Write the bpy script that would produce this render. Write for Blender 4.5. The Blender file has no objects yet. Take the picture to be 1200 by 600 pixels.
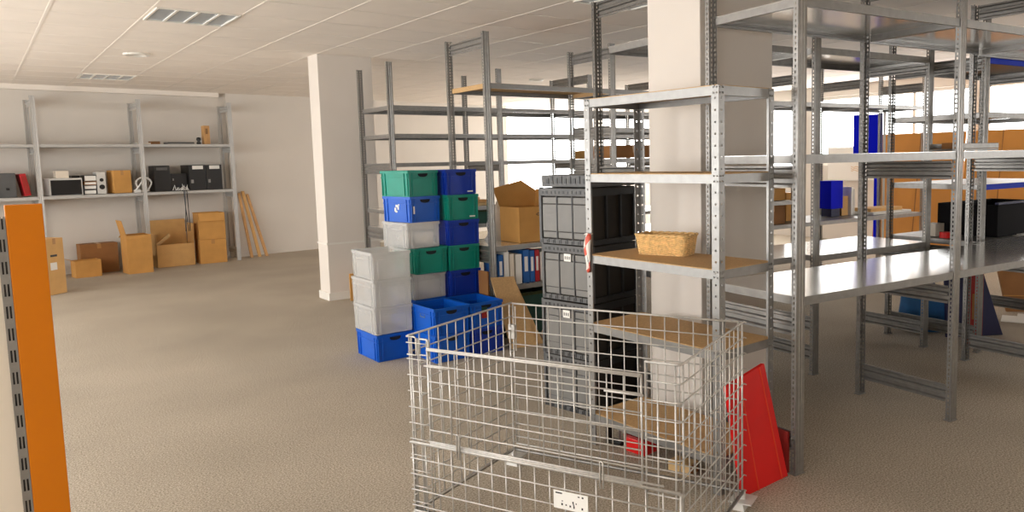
import bpy, bmesh, math, random
from mathutils import Vector, Matrix, Euler
random.seed(7)
R = math.radians
S = bpy.context.scene
COL = S.collection

# ------------------------------------------------------------------ helpers
def lin(r, g, b):
    f = lambda c: (c/255/12.92) if c/255 <= .04045 else ((c/255+.055)/1.055)**2.4
    return (f(r), f(g), f(b), 1)

class MB:
    """collects boxes, bars and tubes; build() links them as ONE mesh object"""
    def __init__(s): s.v = []; s.f = []; s.m = []; s.mi = 0; s.T = None
    def add(s, vs, fs):
        o = len(s.v)
        for v in vs:
            v = Vector(v)
            s.v.append(s.T @ v if s.T else v)
        for f in fs: s.f.append([i+o for i in f]); s.m.append(s.mi)
    def box(s, x0, x1, y0, y1, z0, z1):
        s.add([(x0,y0,z0),(x1,y0,z0),(x1,y1,z0),(x0,y1,z0),(x0,y0,z1),(x1,y0,z1),(x1,y1,z1),(x0,y1,z1)],
              [(0,3,2,1),(4,5,6,7),(0,1,5,4),(1,2,6,5),(2,3,7,6),(3,0,4,7)])
    def hexa(s, b, t):
        s.add(list(b)+list(t), [(0,3,2,1),(4,5,6,7),(0,1,5,4),(1,2,6,5),(2,3,7,6),(3,0,4,7)])
    def tube(s, pts, r, n=6, closed=False):
        pts = [Vector(p) for p in pts]; N = len(pts); vs = []; up0 = None
        for i, p in enumerate(pts):
            a = pts[i-1] if (i > 0 or closed) else p
            b = pts[(i+1) % N] if (i < N-1 or closed) else p
            t = (b-a).normalized()
            if up0 is None:
                up0 = Vector((0,0,1)) if abs(t.z) < .9 else Vector((1,0,0))
            x = up0.cross(t)
            if x.length < 1e-4: x = Vector((1,0,0)).cross(t)
            x.normalize(); y = t.cross(x).normalized(); up0 = y
            rr = r[i] if isinstance(r, (list, tuple)) else r
            for k in range(n):
                an = 2*math.pi*k/n
                vs.append(p + x*math.cos(an)*rr + y*math.sin(an)*rr)
        fs = []
        for i in range(N if closed else N-1):
            j = (i+1) % N
            for k in range(n):
                fs.append((i*n+k, i*n+(k+1) % n, j*n+(k+1) % n, j*n+k))
        if not closed:
            fs.append(tuple(range(n))[::-1]); fs.append(tuple((N-1)*n+k for k in range(n)))
        s.add(vs, fs)
    def prism(s, poly, axis, a, b):
        """2-d polygon extruded along axis from a to b"""
        def P(u, v, w):
            return {'x': (w,u,v), 'y': (u,w,v), 'z': (u,v,w)}[axis]
        n = len(poly)
        s.add([P(u,v,a) for u, v in poly]+[P(u,v,b) for u, v in poly],
              [tuple(range(n))[::-1], tuple(range(n,2*n))]+[(i,(i+1) % n,n+(i+1) % n,n+i) for i in range(n)])
    def lathe(s, prof, n=24, cx=0, cy=0):
        vs = []; fs = []
        for r, z in prof:
            for k in range(n):
                a = 2*math.pi*k/n; vs.append((cx+r*math.cos(a), cy+r*math.sin(a), z))
        for i in range(len(prof)-1):
            for k in range(n): fs.append((i*n+k, i*n+(k+1) % n, (i+1)*n+(k+1) % n, (i+1)*n+k))
        s.add(vs, fs)
        if prof[0][0] > 1e-4: s.f.append([len(s.v)-len(vs)+k for k in range(n)][::-1]); s.m.append(s.mi)
        if prof[-1][0] > 1e-4: s.f.append([len(s.v)-n+k for k in range(n)]); s.m.append(s.mi)
    def mesh(s, name, mats, smooth=False, solid=0, bevel=0, weld=False):
        bm = bmesh.new()
        vs = [bm.verts.new(v) for v in s.v]
        for f, mi in zip(s.f, s.m):
            try:
                q = bm.faces.new([vs[i] for i in f]); q.material_index = mi; q.smooth = smooth
            except ValueError: pass
        if weld or solid: bmesh.ops.remove_doubles(bm, verts=bm.verts, dist=1e-5)
        bmesh.ops.recalc_face_normals(bm, faces=bm.faces)
        if solid: bmesh.ops.solidify(bm, geom=bm.faces[:], thickness=solid)
        if bevel:
            bmesh.ops.bevel(bm, geom=[e for e in bm.edges if e.is_manifold and e.calc_face_angle(0) > .7],
                            offset=bevel, segments=2, affect='EDGES', profile=.6, clamp_overlap=True)
        me = bpy.data.meshes.new(name); bm.to_mesh(me); bm.free()
        for m in (mats if isinstance(mats, (list, tuple)) else [mats]): me.materials.append(m)
        return me
    def build(s, name, mats, parent=None, loc=(0,0,0), rz=0, **k):
        return link(name, s.mesh(name, mats, **k), parent, loc, rz)

def link(name, me, parent=None, loc=(0,0,0), rz=0):
    o = bpy.data.objects.new(name, me); COL.objects.link(o)
    o.location = loc; o.rotation_euler = (0,0,rz)
    if parent: o.parent = parent
    return o
def thing(name, label, cat, loc=(0,0,0), rz=0, group=None):
    o = bpy.data.objects.new(name, None); COL.objects.link(o)
    o.empty_display_size = .1
    o.location = loc; o.rotation_euler = (0,0,rz)
    return tag(o, label, cat, group)
def tag(o, label, cat, group=None):
    o['label'] = label; o['category'] = cat
    if group: o['group'] = group
    return o
def struct(o): o['kind'] = 'structure'; return o
def B1(name, mat, parent, *bx, **k):
    m = MB()
    for b in bx: m.box(*b)
    return m.build(name, mat, parent, **k)

# ------------------------------------------------------------------ materials
def mat(name, col, rough=.6, metal=0, noise=0, nscale=20, bump=0, bscale=200, alpha=None, spec=.5, col2=None, detail=4, stretch=None):
    m = bpy.data.materials.new(name); m.use_nodes = True
    nt = m.node_tree; N = nt.nodes; L = nt.links
    b = N['Principled BSDF']; b.inputs['Base Color'].default_value = col
    b.inputs['Roughness'].default_value = rough; b.inputs['Metallic'].default_value = metal
    b.inputs['Specular IOR Level'].default_value = spec
    tc = N.new('ShaderNodeTexCoord'); src = tc.outputs['Object']
    if stretch:
        mp = N.new('ShaderNodeMapping'); mp.inputs['Scale'].default_value = stretch
        L.new(src, mp.inputs['Vector']); src = mp.outputs['Vector']
    if noise or col2:
        t = N.new('ShaderNodeTexNoise'); t.inputs['Scale'].default_value = nscale; t.inputs['Detail'].default_value = detail
        L.new(src, t.inputs['Vector'])
        r = N.new('ShaderNodeValToRGB'); r.color_ramp.elements[0].position = .3; r.color_ramp.elements[1].position = .7
        c2 = col2 or tuple(max(0, c*(1-noise)) for c in col[:3])+(1,)
        c1 = col if col2 else tuple(min(1, c*(1+noise)) for c in col[:3])+(1,)
        r.color_ramp.elements[0].color = c2; r.color_ramp.elements[1].color = c1
        L.new(t.outputs['Fac'], r.inputs['Fac']); L.new(r.outputs['Color'], b.inputs['Base Color'])
    if bump:
        t2 = N.new('ShaderNodeTexNoise'); t2.inputs['Scale'].default_value = bscale; t2.inputs['Detail'].default_value = 3
        L.new(src, t2.inputs['Vector'])
        bp = N.new('ShaderNodeBump'); bp.inputs['Strength'].default_value = bump; bp.inputs['Distance'].default_value = .01
        L.new(t2.outputs['Fac'], bp.inputs['Height']); L.new(bp.outputs['Normal'], b.inputs['Normal'])
    if alpha is not None:
        out = N['Material Output']; tr = N.new('ShaderNodeBsdfTransparent'); mx = N.new('ShaderNodeMixShader')
        mx.inputs['Fac'].default_value = alpha
        L.new(tr.outputs[0], mx.inputs[1]); L.new(b.outputs[0], mx.inputs[2]); L.new(mx.outputs[0], out.inputs['Surface'])
    return m

M = {}
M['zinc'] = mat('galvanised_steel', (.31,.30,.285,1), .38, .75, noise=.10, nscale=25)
M['zinc_dark'] = mat('dark_grey_zinc', (.21,.20,.185,1), .42, .7, noise=.12, nscale=25)  # same zinc in a darker grey-brown tone
M['zinc_light'] = mat('pale_zinc', (.29,.285,.275,1), .38, .6, noise=.08, nscale=25)
M['deck'] = mat('bright_zinc_deck', (.93,.93,.92,1), .17, .68, noise=.05, nscale=5)
M['bolt'] = mat('dull_bolt', (.2,.2,.19,1), .5, .7)
M['wire'] = mat('zinc_wire', (.55,.53,.495,1), .42, .4, noise=.1, nscale=60)
M['wall'] = mat('wall_paint', lin(212,205,196), .85, noise=.02, nscale=1.5, bump=.03, bscale=60)
M['pillar'] = mat('pillar_paint', lin(222,214,205), .8, noise=.02, nscale=2, bump=.03, bscale=60)
M['tile'] = mat('ceiling_tile', lin(240,231,221), .95, noise=.03, nscale=3, bump=.05, bscale=90)
M['grid'] = mat('ceiling_grid_paint', lin(236,228,218), .7)
M['board'] = mat('chipboard', lin(196,160,112), .75, noise=.12, nscale=90, bump=.05, bscale=200)
M['boardedge'] = mat('chipboard_edge', lin(140,105,68), .85, noise=.2, nscale=150)
M['carton'] = mat('brown_cardboard', lin(198,146,78), .85, noise=.06, nscale=8, bump=.04, bscale=120)
M['carton_dark'] = mat('dark_brown_cardboard', lin(148,102,58), .85, noise=.08, nscale=8)
M['carton_pale'] = mat('pale_cardboard', lin(208,164,104), .85, noise=.06, nscale=8)
M['carton_orange'] = mat('orange_brown_cardboard', lin(206,142,66), .8, noise=.06, nscale=3)
M['tape'] = mat('packing_tape', lin(176,128,72), .3, alpha=None)
M['paper'] = mat('white_paper', lin(232,230,224), .8)
M['palepaint'] = mat('pale_grey_paint', (.50,.49,.47,1), .45, .25, noise=.05, nscale=10)
M['cream'] = mat('cream_paint', lin(226,215,198), .5)
M['ink'] = mat('black_ink', lin(28,26,26), .6)
M['black'] = mat('black_plastic', lin(22,21,21), .4)
M['matteblack'] = mat('matte_black_plastic', lin(16,14,16), .8, spec=.15)
M['blackbox'] = mat('black_casing', lin(30,28,27), .35)
M['orange'] = mat('orange_lacquer', (.60,.175,.002,1), .5, spec=.25, noise=.03, nscale=4)
M['blue'] = mat('blue_plastic', lin(4,88,192), .38, noise=.08, nscale=5)
M['blue_dark'] = mat('deep_blue_plastic', lin(5,50,158), .38, noise=.1, nscale=5)
M['green'] = mat('green_plastic', lin(6,136,118), .38, noise=.08, nscale=5)
M['hole'] = mat('painted_grip_shade', lin(10,14,24), .7)  # near-black plates paint the shade inside the crate hand grips, no opening cut
M['clear'] = mat('milky_clear_plastic', lin(222,222,220), .22, alpha=.34, noise=.04, nscale=9)
M['gray'] = mat('grey_plastic', lin(112,110,106), .45, noise=.06, nscale=12)
M['gray_mid'] = mat('dark_grey_plastic', lin(84,84,84), .5, noise=.08, nscale=12)
M['browndark'] = mat('dark_brown_fibre_panel', lin(34,27,17), .75, noise=.2, nscale=8)
M['red'] = mat('red_lacquer', lin(224,12,10), .4, noise=.04, nscale=5)
M['seam'] = mat('seam_red', lin(228,70,40), .5)
M['reddark'] = mat('dull_red', lin(150,30,24), .6)
M['wicker'] = mat('wicker', lin(224,186,126), .6, noise=.22, nscale=60)
M['wood'] = mat('pine_wood', lin(196,150,96), .65, noise=.15, nscale=12, stretch=(8,8,.7))
M['woodlight'] = mat('raw_timber', lin(214,180,128), .65, noise=.15, nscale=20)
M['royal'] = mat('royal_blue_sheet', lin(4,20,225), .7, spec=.15, noise=.05, nscale=4)
M['navy'] = mat('navy_board', lin(18,24,70), .5)
M['teal'] = mat('teal_blue_fabric', lin(20,88,140), .6, noise=.15, nscale=14, bump=.3, bscale=30)
M['beam_blue'] = mat('blue_beam_paint', lin(5,52,205), .6, spec=.15)
M['greencloth'] = mat('dark_green_plastic', lin(18,70,56), .55, noise=.15, nscale=10)
M['moss'] = mat('moss_green_fabric', lin(58,66,24), .8, noise=.3, nscale=18)
M['vent'] = mat('white_enamel', lin(230,226,218), .4)
M['louvre'] = mat('satin_louvre', lin(196,206,214), .25, .35)
M['cable'] = mat('white_cable', lin(232,230,225), .4)
M['film'] = mat('white_plastic_film', lin(236,232,226), .3, alpha=.75)
M['binder_blue'] = mat('binder_blue', lin(20,92,168), .5)
M['binder_red'] = mat('binder_red', lin(176,24,32), .5)
M['bezel'] = mat('silver_plastic', lin(205,203,198), .35)

def carpet():
    m = bpy.data.materials.new('speckled_carpet'); m.use_nodes = True
    nt = m.node_tree; N = nt.nodes; L = nt.links; b = N['Principled BSDF']
    tc = N.new('ShaderNodeTexCoord')
    n1 = N.new('ShaderNodeTexNoise'); n1.inputs['Scale'].default_value = 120; n1.inputs['Detail'].default_value = 8; n1.inputs['Roughness'].default_value = .8
    n2 = N.new('ShaderNodeTexNoise'); n2.inputs['Scale'].default_value = .9; n2.inputs['Detail'].default_value = 5
    L.new(tc.outputs['Object'], n1.inputs['Vector']); L.new(tc.outputs['Object'], n2.inputs['Vector'])
    r1 = N.new('ShaderNodeValToRGB'); r1.color_ramp.elements[0].position = .36; r1.color_ramp.elements[1].position = .64
    r1.color_ramp.elements[0].color = lin(98,90,78); r1.color_ramp.elements[1].color = lin(224,213,197)
    r2 = N.new('ShaderNodeValToRGB'); r2.color_ramp.elements[0].position = .3; r2.color_ramp.elements[1].position = .7
    r2.color_ramp.elements[0].color = (.86,.85,.83,1); r2.color_ramp.elements[1].color = (1.06,1.05,1.03,1)
    mx = N.new('ShaderNodeMixRGB'); mx.blend_type = 'MULTIPLY'; mx.inputs['Fac'].default_value = 1
    L.new(n1.outputs['Fac'], r1.inputs['Fac']); L.new(n2.outputs['Fac'], r2.inputs['Fac'])
    L.new(r1.outputs['Color'], mx.inputs[1]); L.new(r2.outputs['Color'], mx.inputs[2])
    L.new(mx.outputs[0], b.inputs['Base Color']); b.inputs['Roughness'].default_value = .95
    b.inputs['Specular IOR Level'].default_value = .1
    bp = N.new('ShaderNodeBump'); bp.inputs['Strength'].default_value = .12; bp.inputs['Distance'].default_value = .003
    L.new(n1.outputs['Fac'], bp.inputs['Height']); L.new(bp.outputs['Normal'], b.inputs['Normal'])
    return m
M['carpet'] = carpet()
def ribbon_mat():
    m = bpy.data.materials.new('red_white_tape'); m.use_nodes = True
    nt = m.node_tree; N = nt.nodes; L = nt.links; b = N['Principled BSDF']
    tc = N.new('ShaderNodeTexCoord'); sp = N.new('ShaderNodeSeparateXYZ'); L.new(tc.outputs['Object'], sp.inputs[0])
    a = N.new('ShaderNodeMath'); a.operation = 'MULTIPLY_ADD'; a.inputs[1].default_value = 1.9; L.new(sp.outputs['Y'], a.inputs[0]); L.new(sp.outputs['Z'], a.inputs[2])
    w = N.new('ShaderNodeMath'); w.operation = 'MULTIPLY'; w.inputs[1].default_value = 6.5; L.new(a.outputs[0], w.inputs[0])
    fr = N.new('ShaderNodeMath'); fr.operation = 'FRACT'; L.new(w.outputs[0], fr.inputs[0])
    r = N.new('ShaderNodeValToRGB'); r.color_ramp.interpolation = 'CONSTANT'
    r.color_ramp.elements[0].color = lin(232,226,218); r.color_ramp.elements[1].position = .66; r.color_ramp.elements[1].color = lin(214,92,70)
    L.new(fr.outputs[0], r.inputs['Fac']); L.new(r.outputs['Color'], b.inputs['Base Color']); b.inputs['Roughness'].default_value = .4
    return m
M['ribbon'] = ribbon_mat()
def glass():
    m = bpy.data.materials.new('window_glass'); m.use_nodes = True
    nt = m.node_tree; N = nt.nodes; L = nt.links
    for n in list(N):
        if n.type != 'OUTPUT_MATERIAL': N.remove(n)
    t = N.new('ShaderNodeBsdfTransparent'); g = N.new('ShaderNodeBsdfGlossy'); g.inputs['Roughness'].default_value = .02
    mx = N.new('ShaderNodeMixShader'); mx.inputs['Fac'].default_value = .05
    L.new(t.outputs[0], mx.inputs[1]); L.new(g.outputs[0], mx.inputs[2]); L.new(mx.outputs[0], N['Material Output'].inputs['Surface'])
    return m
M['glass'] = glass()

# ------------------------------------------------------------------ camera
F, XP, YP = 891.1, 694.7, 276.5
r_ = Vector((.7747,-.6319,-.0208)); fw = Vector((.6273,.7722,-.1007))
def cam_axes():
    p, q, a = R(5.78), R(-1.19), R(39.08)
    f = Vector((0, math.cos(p), -math.sin(p))); r = Vector((1,0,0)); u = r.cross(f)
    r, u = r*math.cos(q)+u*math.sin(q), -r*math.sin(q)+u*math.cos(q)
    Z = Matrix.Rotation(-a, 3, 'Z')
    return Z@r, Z@u, Z@f
cr, cu, cf = cam_axes()
cam = bpy.data.cameras.new('camera'); co = bpy.data.objects.new('camera', cam); COL.objects.link(co)
co.matrix_world = Matrix(((cr.x,cu.x,-cf.x,0),(cr.y,cu.y,-cf.y,0),(cr.z,cu.z,-cf.z,1.5),(0,0,0,1)))
cam.sensor_width = 36; cam.lens = F/1200*36
cam.shift_x = .5-XP/1200; cam.shift_y = (YP-300)/1200
cam.clip_start = .05
S.camera = co

# ------------------------------------------------------------------ room shell
ZC = 2.683
XL, XR, YF = -3.2, 11.8, -2.6
WA = R(6.755); WO = Vector((.404,13.186,0))          # back wall line
def W(u, v=0, z=0):                                   # along the back wall, out from it into the room
    return Vector((WO.x+u*math.cos(WA)+v*math.sin(WA), WO.y+u*math.sin(WA)-v*math.cos(WA), z))
struct(B1('floor', M['carpet'], None, (XL-.2,XR+.2,YF-.2,15.2,-.1,0)))
struct(B1('ceiling', M['tile'], None, (XL-.2,XR+.2,YF-.2,15.2,ZC,ZC+.12)))
g = MB(); gx = .536-.61*6
while gx < XR:
    g.box(gx-.011,gx+.011,YF,14.6,ZC-.0025,ZC); gx += .61
gy = 6.45-.61*14
while gy < 14.6:
    g.box(XL,XR,gy-.010,gy+.010,ZC-.002,ZC); gy += .61
struct(g.build('trim_1', M['grid']))

def wall_with_windows(name, L, H, wins, thick=.2):
    """wall along local x, openings (x0,x1,z0,z1) share a sill and head height"""
    m = MB(); xs = 0
    for x0, x1, z0, z1 in wins:
        m.box(xs,x0,0,thick,0,H); m.box(x0,x1,0,thick,0,z0); m.box(x0,x1,0,thick,z1,H); xs = x1
    m.box(xs,L,0,thick,0,H)
    return m
NW = [0]
def window(loc, rz, w, z0, z1, thick=.2, bars=2):
    NW[0] += 1
    t = bpy.data.objects.new('window_%d' % NW[0], None); COL.objects.link(t); t.location = loc; t.rotation_euler = (0,0,rz); struct(t)
    m = MB(); f = .05
    m.box(0,w,.08,.14,z0,z0+f); m.box(0,w,.08,.14,z1-f,z1); m.box(0,f,.08,.14,z0,z1); m.box(w-f,w,.08,.14,z0,z1)
    for i in range(1, bars): m.box(w*i/bars-f/2,w*i/bars+f/2,.08,.14,z0,z1)
    m.build('window_frame', M['vent'], t)
    B1('pane', M['glass'], t, (f,w-f,.105,.111,z0+f,z1-f))
    # portal: guides sampling of the sky through this opening
    l = bpy.data.lights.new('window_portal','AREA'); l.shape = 'RECTANGLE'; l.size = w; l.size_y = z1-z0; l.cycles.is_portal = True
    lo = bpy.data.objects.new('window_portal', l); COL.objects.link(lo); lo.parent = t
    lo.location = (w/2,thick+.02,(z0+z1)/2); lo.rotation_euler = (-math.pi/2,0,0)
def walled(name, p, rz, L, wins, mt=None, bars=2):
    o = wall_with_windows(name, L, ZC+.1, wins).build(name, mt or M['wall'], None, p, rz); struct(o)
    for x0, x1, z0, z1 in wins:
        d = Vector((math.cos(rz),math.sin(rz),0))*x0
        window((p[0]+d.x,p[1]+d.y,0), rz, x1-x0, z0, z1, bars=bars)
# left side: long shop windows; outside is local +y
walled('wall_left', (XL,YF,0), math.pi/2, 17.6, [(.8,3.0,.5,2.45),(4.0,6.8,.4,2.45),(7.2,10.4,.3,2.5),(10.7,14.0,.3,2.5)])
walled('wall_front', (XR,YF,0), math.pi, XR-XL, [(.6,3.6,1.0,2.45)])
walled('wall_right', (XR,15.0,0), -math.pi/2, 17.6, [(.75,3.6,.95,2.5),(3.8,6.6,.95,2.5),(6.8,9.6,1.3,2.5),(9.8,12.6,1.3,2.5),(12.8,15.6,1.3,2.5)], bars=3)
# back wall, slightly skewed, its right-hand length boxed out a little
back = W(-3.75)
o = wall_with_windows('wall_back', 12.6, ZC+.1, []).build('wall_back', M['wall'], None, back, WA); struct(o)
p = W(2.915,.06)
struct(B1('trim_2', M['wall'], None, (0,3.2,0,.058,0,ZC), loc=p, rz=WA))
p = W(2.915,.08); struct(B1('baseboard_back', M['wall'], None, (0,3.2,0,.019,0,.07), loc=p, rz=WA))
p = W(-3.6,.09); struct(B1('trim_3', M['grid'], None, (0,6.4,0,.088,ZC-.07,ZC), loc=p, rz=WA))

# pillars (structure)
def pillar(n, x0, x1, y0, y1):
    o = B1('pillar', M['pillar'], None, (x0,x1,y0,y1,0,ZC), bevel=.006); struct(o)
    o['label'] = n
pillar('white square pillar behind the stacked crates', 2.97,3.58,8.28,8.57)
pillar('white square pillar behind the wooden shelves', 2.99,3.59,2.765,3.16)
struct(B1('baseboard_pillar', M['vent'], None, (2.955,3.595,8.265,8.585,0,.085)))
struct(B1('trim_4', M['vent'], None, (2.962,3.588,8.272,8.578,.62,.64)))

# ------------------------------------------------------------------ slotted racks
CACHE = {}
def strip(m, P, U, widths, L, pitch, hh, z0=0, holes=()):
    """perforated strip: columns of widths along U, hole columns listed in holes"""
    us = [0]
    for w in widths: us.append(us[-1]+w)
    z = z0; rows = []
    k = 0
    while z+pitch <= L+1e-6:
        rows.append((z, z+(pitch-hh), False)); rows.append((z+(pitch-hh), z+pitch, True)); z += pitch
    if z < L-1e-6: rows.append((z, L, False))
    for a, b, h in rows:
        for i in range(len(widths)):
            if h and i in holes: continue
            p0 = Vector(P)+Vector(U)*us[i]; p1 = Vector(P)+Vector(U)*us[i+1]
            m.add([(p0.x,p0.y,a),(p1.x,p1.y,a),(p1.x,p1.y,b),(p0.x,p0.y,b)], [(0,1,2,3)])
def post_mesh(L, kind):
    key = ('post', round(L,3), kind)
    if key in CACHE: return CACHE[key]
    m = MB(); w = .0275; d = .028
    if kind == 'front':      # grooved face towards -y
        xs = [-w,-.016,-.013,-.006,-.003,.003,.006,.013,.016,w]; ys = [0,0,.003,.003,0,0,.003,.003,0,0]
        for i in range(9):
            m.add([(xs[i],ys[i],0),(xs[i+1],ys[i+1],0),(xs[i+1],ys[i+1],L),(xs[i],ys[i],L)], [(0,1,2,3)])
    else:
        strip(m, (-w,0,0), (1,0,0), [.009,.008,.021,.008,.009], L, .025, .014, holes=(1,3))
    strip(m, (-w,0,0), (0,1,0), [.010,.008,.010], L, .025, .013, holes=(1,))
    strip(m, (w,0,0), (0,1,0), [.010,.008,.010], L, .025, .013, holes=(1,))
    m2 = m.mesh('post', M['zinc'], solid=.0016)
    bm = bmesh.new(); bm.from_mesh(m2)
    fb = MB(); fb.box(-.034,.034,-.006,.036,0,.005)
    me2 = fb.mesh('foot', M['zinc']); bm.from_mesh(me2); bm.to_mesh(m2); bm.free()
    CACHE[key] = m2; return m2
def post(parent, x, y, L, kind, back=False, mt=None):
    o = link('post', post_mesh(L, kind), parent, (x,y,0), math.pi if back else 0)
    if mt: o.material_slots[0].link = 'OBJECT'; o.material_slots[0].material = mt
    return o
def cross_panel(parent, x, y0, y1, z, h=.1, mt=None):
    m = MB(); t = .006
    pr = [(-t,0),(-t,.012),(t,.02),(t,.04),(-t,.046),(-t,.058),(t,.064),(t,h-.018),(-t,h-.01),(-t,h)]
    k = [(a,b) for a, b in pr]+[(a-.003,b) for a, b in pr[::-1]]
    m.prism(k, 'y', y0, y1)
    return m.build('cross_panel', mt or M['zinc'], parent, (x,0,z))
def tray(parent, x0, x1, y0, y1, z, mt=None, h=.04, beam=None, side=None):
    m = MB(); n = .023
    m.box(x0+.001,x1-.001,y0+.047,y1-.047,z-.002,z)
    m.box(x0+n,x1-n,y0+.003,y0+.047,z-.002,z); m.box(x0+n,x1-n,y1-.047,y1-.003,z-.002,z)
    m.mi = 1
    m.box(x0+.001,x0+.003,y0+.05,y1-.05,z-h,z-.003); m.box(x1-.003,x1-.001,y0+.05,y1-.05,z-h,z-.003)
    m.box(x0+.003,x0+.02,y0+.05,y1-.05,z-h,z-h+.002); m.box(x1-.02,x1-.003,y0+.05,y1-.05,z-h,z-h+.002)
    o = m.build('shelf_panel', [mt or M['deck'], mt if mt == M['board'] else (side or M['zinc'])], parent)
    for y, s_ in ((y0+.003,1),(y1-.003,-1)):
        b = MB(); q = [(0,0),(.003*s_,0),(.003*s_,h*.35),(.006*s_,h*.42),(.006*s_,h*.6),(.003*s_,h*.67),(.003*s_,h-.0005),(0,h-.0005)]
        q = [(y+u,z-h+v) for u, v in q]+[]
        b.prism(q, 'x', x0+n, x1-n)
        ya, yb = sorted((y,y+.018*s_)); b.box(x0+n,x1-n,ya,yb,z-h-.0015,z-h)
        b.build('shelf_beam', (beam if s_ > 0 or beam != M['beam_blue'] else None) or M['zinc_light'], parent)
    return o
def rack(label, ang, origin, frames, bays, panels, top=2.5, group=None, mt=None, deck=None, post_kind=None):
    """frames: (x, y_front, y_back[, top]); bays: (i, [z or (z, beam, board)]); panels: {frame: [z..]}"""
    t = thing('metal_shelving', label, 'shelving', (origin[0],origin[1],0), R(ang), group)
    for i, fr in enumerate(frames):
        x, yf, yb = fr[:3]; tp = fr[3] if len(fr) > 3 else top
        post(t, x, yf, tp, 'front', False, mt); post(t, x, yb, tp, 'back', True, mt)
        for z in panels.get(i, ()): cross_panel(t, x, yf+.045, yb-.045, z, .1, mt)
    for i, zs in bays:
        a, b = frames[i], frames[i+1]
        yf, yb = max(a[1],b[1]), min(a[2],b[2])
        for z in zs:
            bm_, bd = None, None
            if isinstance(z, tuple): z, bm_, bd = z
            tray(t, a[0], b[0], yf, yb, z, M['board'] if bd else deck, beam=bm_ or (M['zinc_light'] if mt is None else mt))
    return t

# nearest right-hand run: table height, eye height and top decks
def RW(x, y):
    a = R(-6.19); return (x*math.cos(a)-y*math.sin(a), x*math.sin(a)+y*math.cos(a))
rack('long galvanised shelving run nearest on the right, with a bright table-height deck', -6.19, RW(2.674,2.385),
     [(0,0,.615),(1.243,0,.635),(2.486,0,.69),(3.73,0,.69)],
     [(0,[.845,1.5,2.2]),(1,[.845,1.5,2.2]),(2,[.845,1.5,2.2])],
     {0:[.1,.66,1.35,2.39],1:[.1,.66,1.35,2.39],2:[.1,.68,1.36,2.39],3:[.1,.66,1.35,2.39]})
# second run behind it
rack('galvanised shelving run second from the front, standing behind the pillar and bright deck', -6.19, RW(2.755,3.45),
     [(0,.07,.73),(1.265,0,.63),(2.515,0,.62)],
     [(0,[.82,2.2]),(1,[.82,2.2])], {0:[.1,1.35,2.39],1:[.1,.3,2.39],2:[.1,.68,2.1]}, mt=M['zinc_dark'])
# rack with blue beams
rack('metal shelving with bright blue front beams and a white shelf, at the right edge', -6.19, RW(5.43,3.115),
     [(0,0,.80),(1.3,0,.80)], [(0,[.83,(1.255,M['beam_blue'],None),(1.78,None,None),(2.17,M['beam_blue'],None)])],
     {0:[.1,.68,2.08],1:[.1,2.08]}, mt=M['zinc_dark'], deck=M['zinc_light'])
# far run used as a white packing bench
rack('far shelving run with a long white bench-height deck near the windows', -6.19, RW(5.45,5.37),
     [(0,0,.62),(.48,0,.62),(1.57,0,.62),(2.65,0,.62)], [(0,[.8,1.04,1.22,2.03]),(1,[.8,2.03]),(2,[.8,2.03])],
     {0:[.1],1:[.1,2.2],2:[.1,2.2],3:[.1,2.2]}, deck=M['zinc_light'])
# left-hand runs
rack('galvanised shelving run holding the open carton and binders, behind the blue and green crates', -1.4, (3.261,5.315),
     [(0,0,.656),(1.3,0,.656),(2.6,0,.656)], [(0,[.46,.80,(2.125,None,True)]),(1,[.80,1.5,1.78,2.125])],
     {0:[.1,.66,2.4],1:[.1,1.36,1.7,2.4],2:[.1,2.4]}, top=2.53)
rack('galvanised shelving run with three bare upper levels, in front of the far white pillar', -1.4, (3.26,7.129),
     [(0,0,.80),(1.243,0,.80),(2.486,0,.80),(3.73,0,.80),(4.97,0,.80)],
     [(i,[.83,1.02,1.5,1.79,2.07] if i == 0 else [.83,1.5,1.79,2.07]) for i in range(4)],
     {0:[.71,1.39],1:[.1,1.39],2:[.1,1.39,2.39],3:[.1,1.39,2.39],4:[.1,2.39]}, top=2.49)
# rack along the back wall
bw = thing('metal_shelving', 'pale metal wall shelving along the back wall, loaded with electronics', 'shelving', W(0,.52), WA)
for x in (-1.01,.245,1.51,2.79):
    post(bw, x, 0, 2.5, 'front', False, M['palepaint']); post(bw, x, .45, 2.47, 'back', True, M['palepaint'])
    for z in (.12,1.02,1.72,2.36): cross_panel(bw, x, .045, .405, z, .09, M['palepaint'])
for a, b in ((-1.01,.245),(.245,1.51),(1.51,2.79)):
    for z in (1.145,1.852): tray(bw, a, b, 0, .45, z, M['palepaint'], beam=M['palepaint'], side=M['palepaint'])

# ------------------------------------------------------------------ wooden-board shelf unit in front of the pillar
def corner_post_mesh(L):
    m = MB(); w = .04
    hz = .02
    strip(m, (0,0,0), (1,0,0), [.014,.009,.017], L, .05, .009, holes=(1,))
    strip(m, (0,0,0), (0,1,0), [.014,.009,.017], L, .05, .009, holes=(1,))
    me = m.mesh('post', M['zinc_light'], solid=.0018)
    q = MB()
    for z in (1.78,1.405,.99,.63,.152):
        for dz in (-.012,.012):
            for c in (.012,.03):
                q.tube([(c,-.0045,z+dz),(c,.0,z+dz)], .0045, 6); q.tube([(-.0045,c,z+dz),(.0,c,z+dz)], .0045, 6)
    me2 = q.mesh('bolt', M['zinc_light']); bm = bmesh.new(); bm.from_mesh(me); bm.from_mesh(me2); bm.to_mesh(me); bm.free()
    return me
ws = thing('shelf_unit', 'free-standing shelf unit with chipboard shelves and wicker basket, in front of the pillar', 'shelving', (2.461,2.173,0), R(2.0))
WD, WL, WH = .392, .873, 1.80     # local x is depth, local y is length
cpm = corner_post_mesh(WH)
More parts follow.
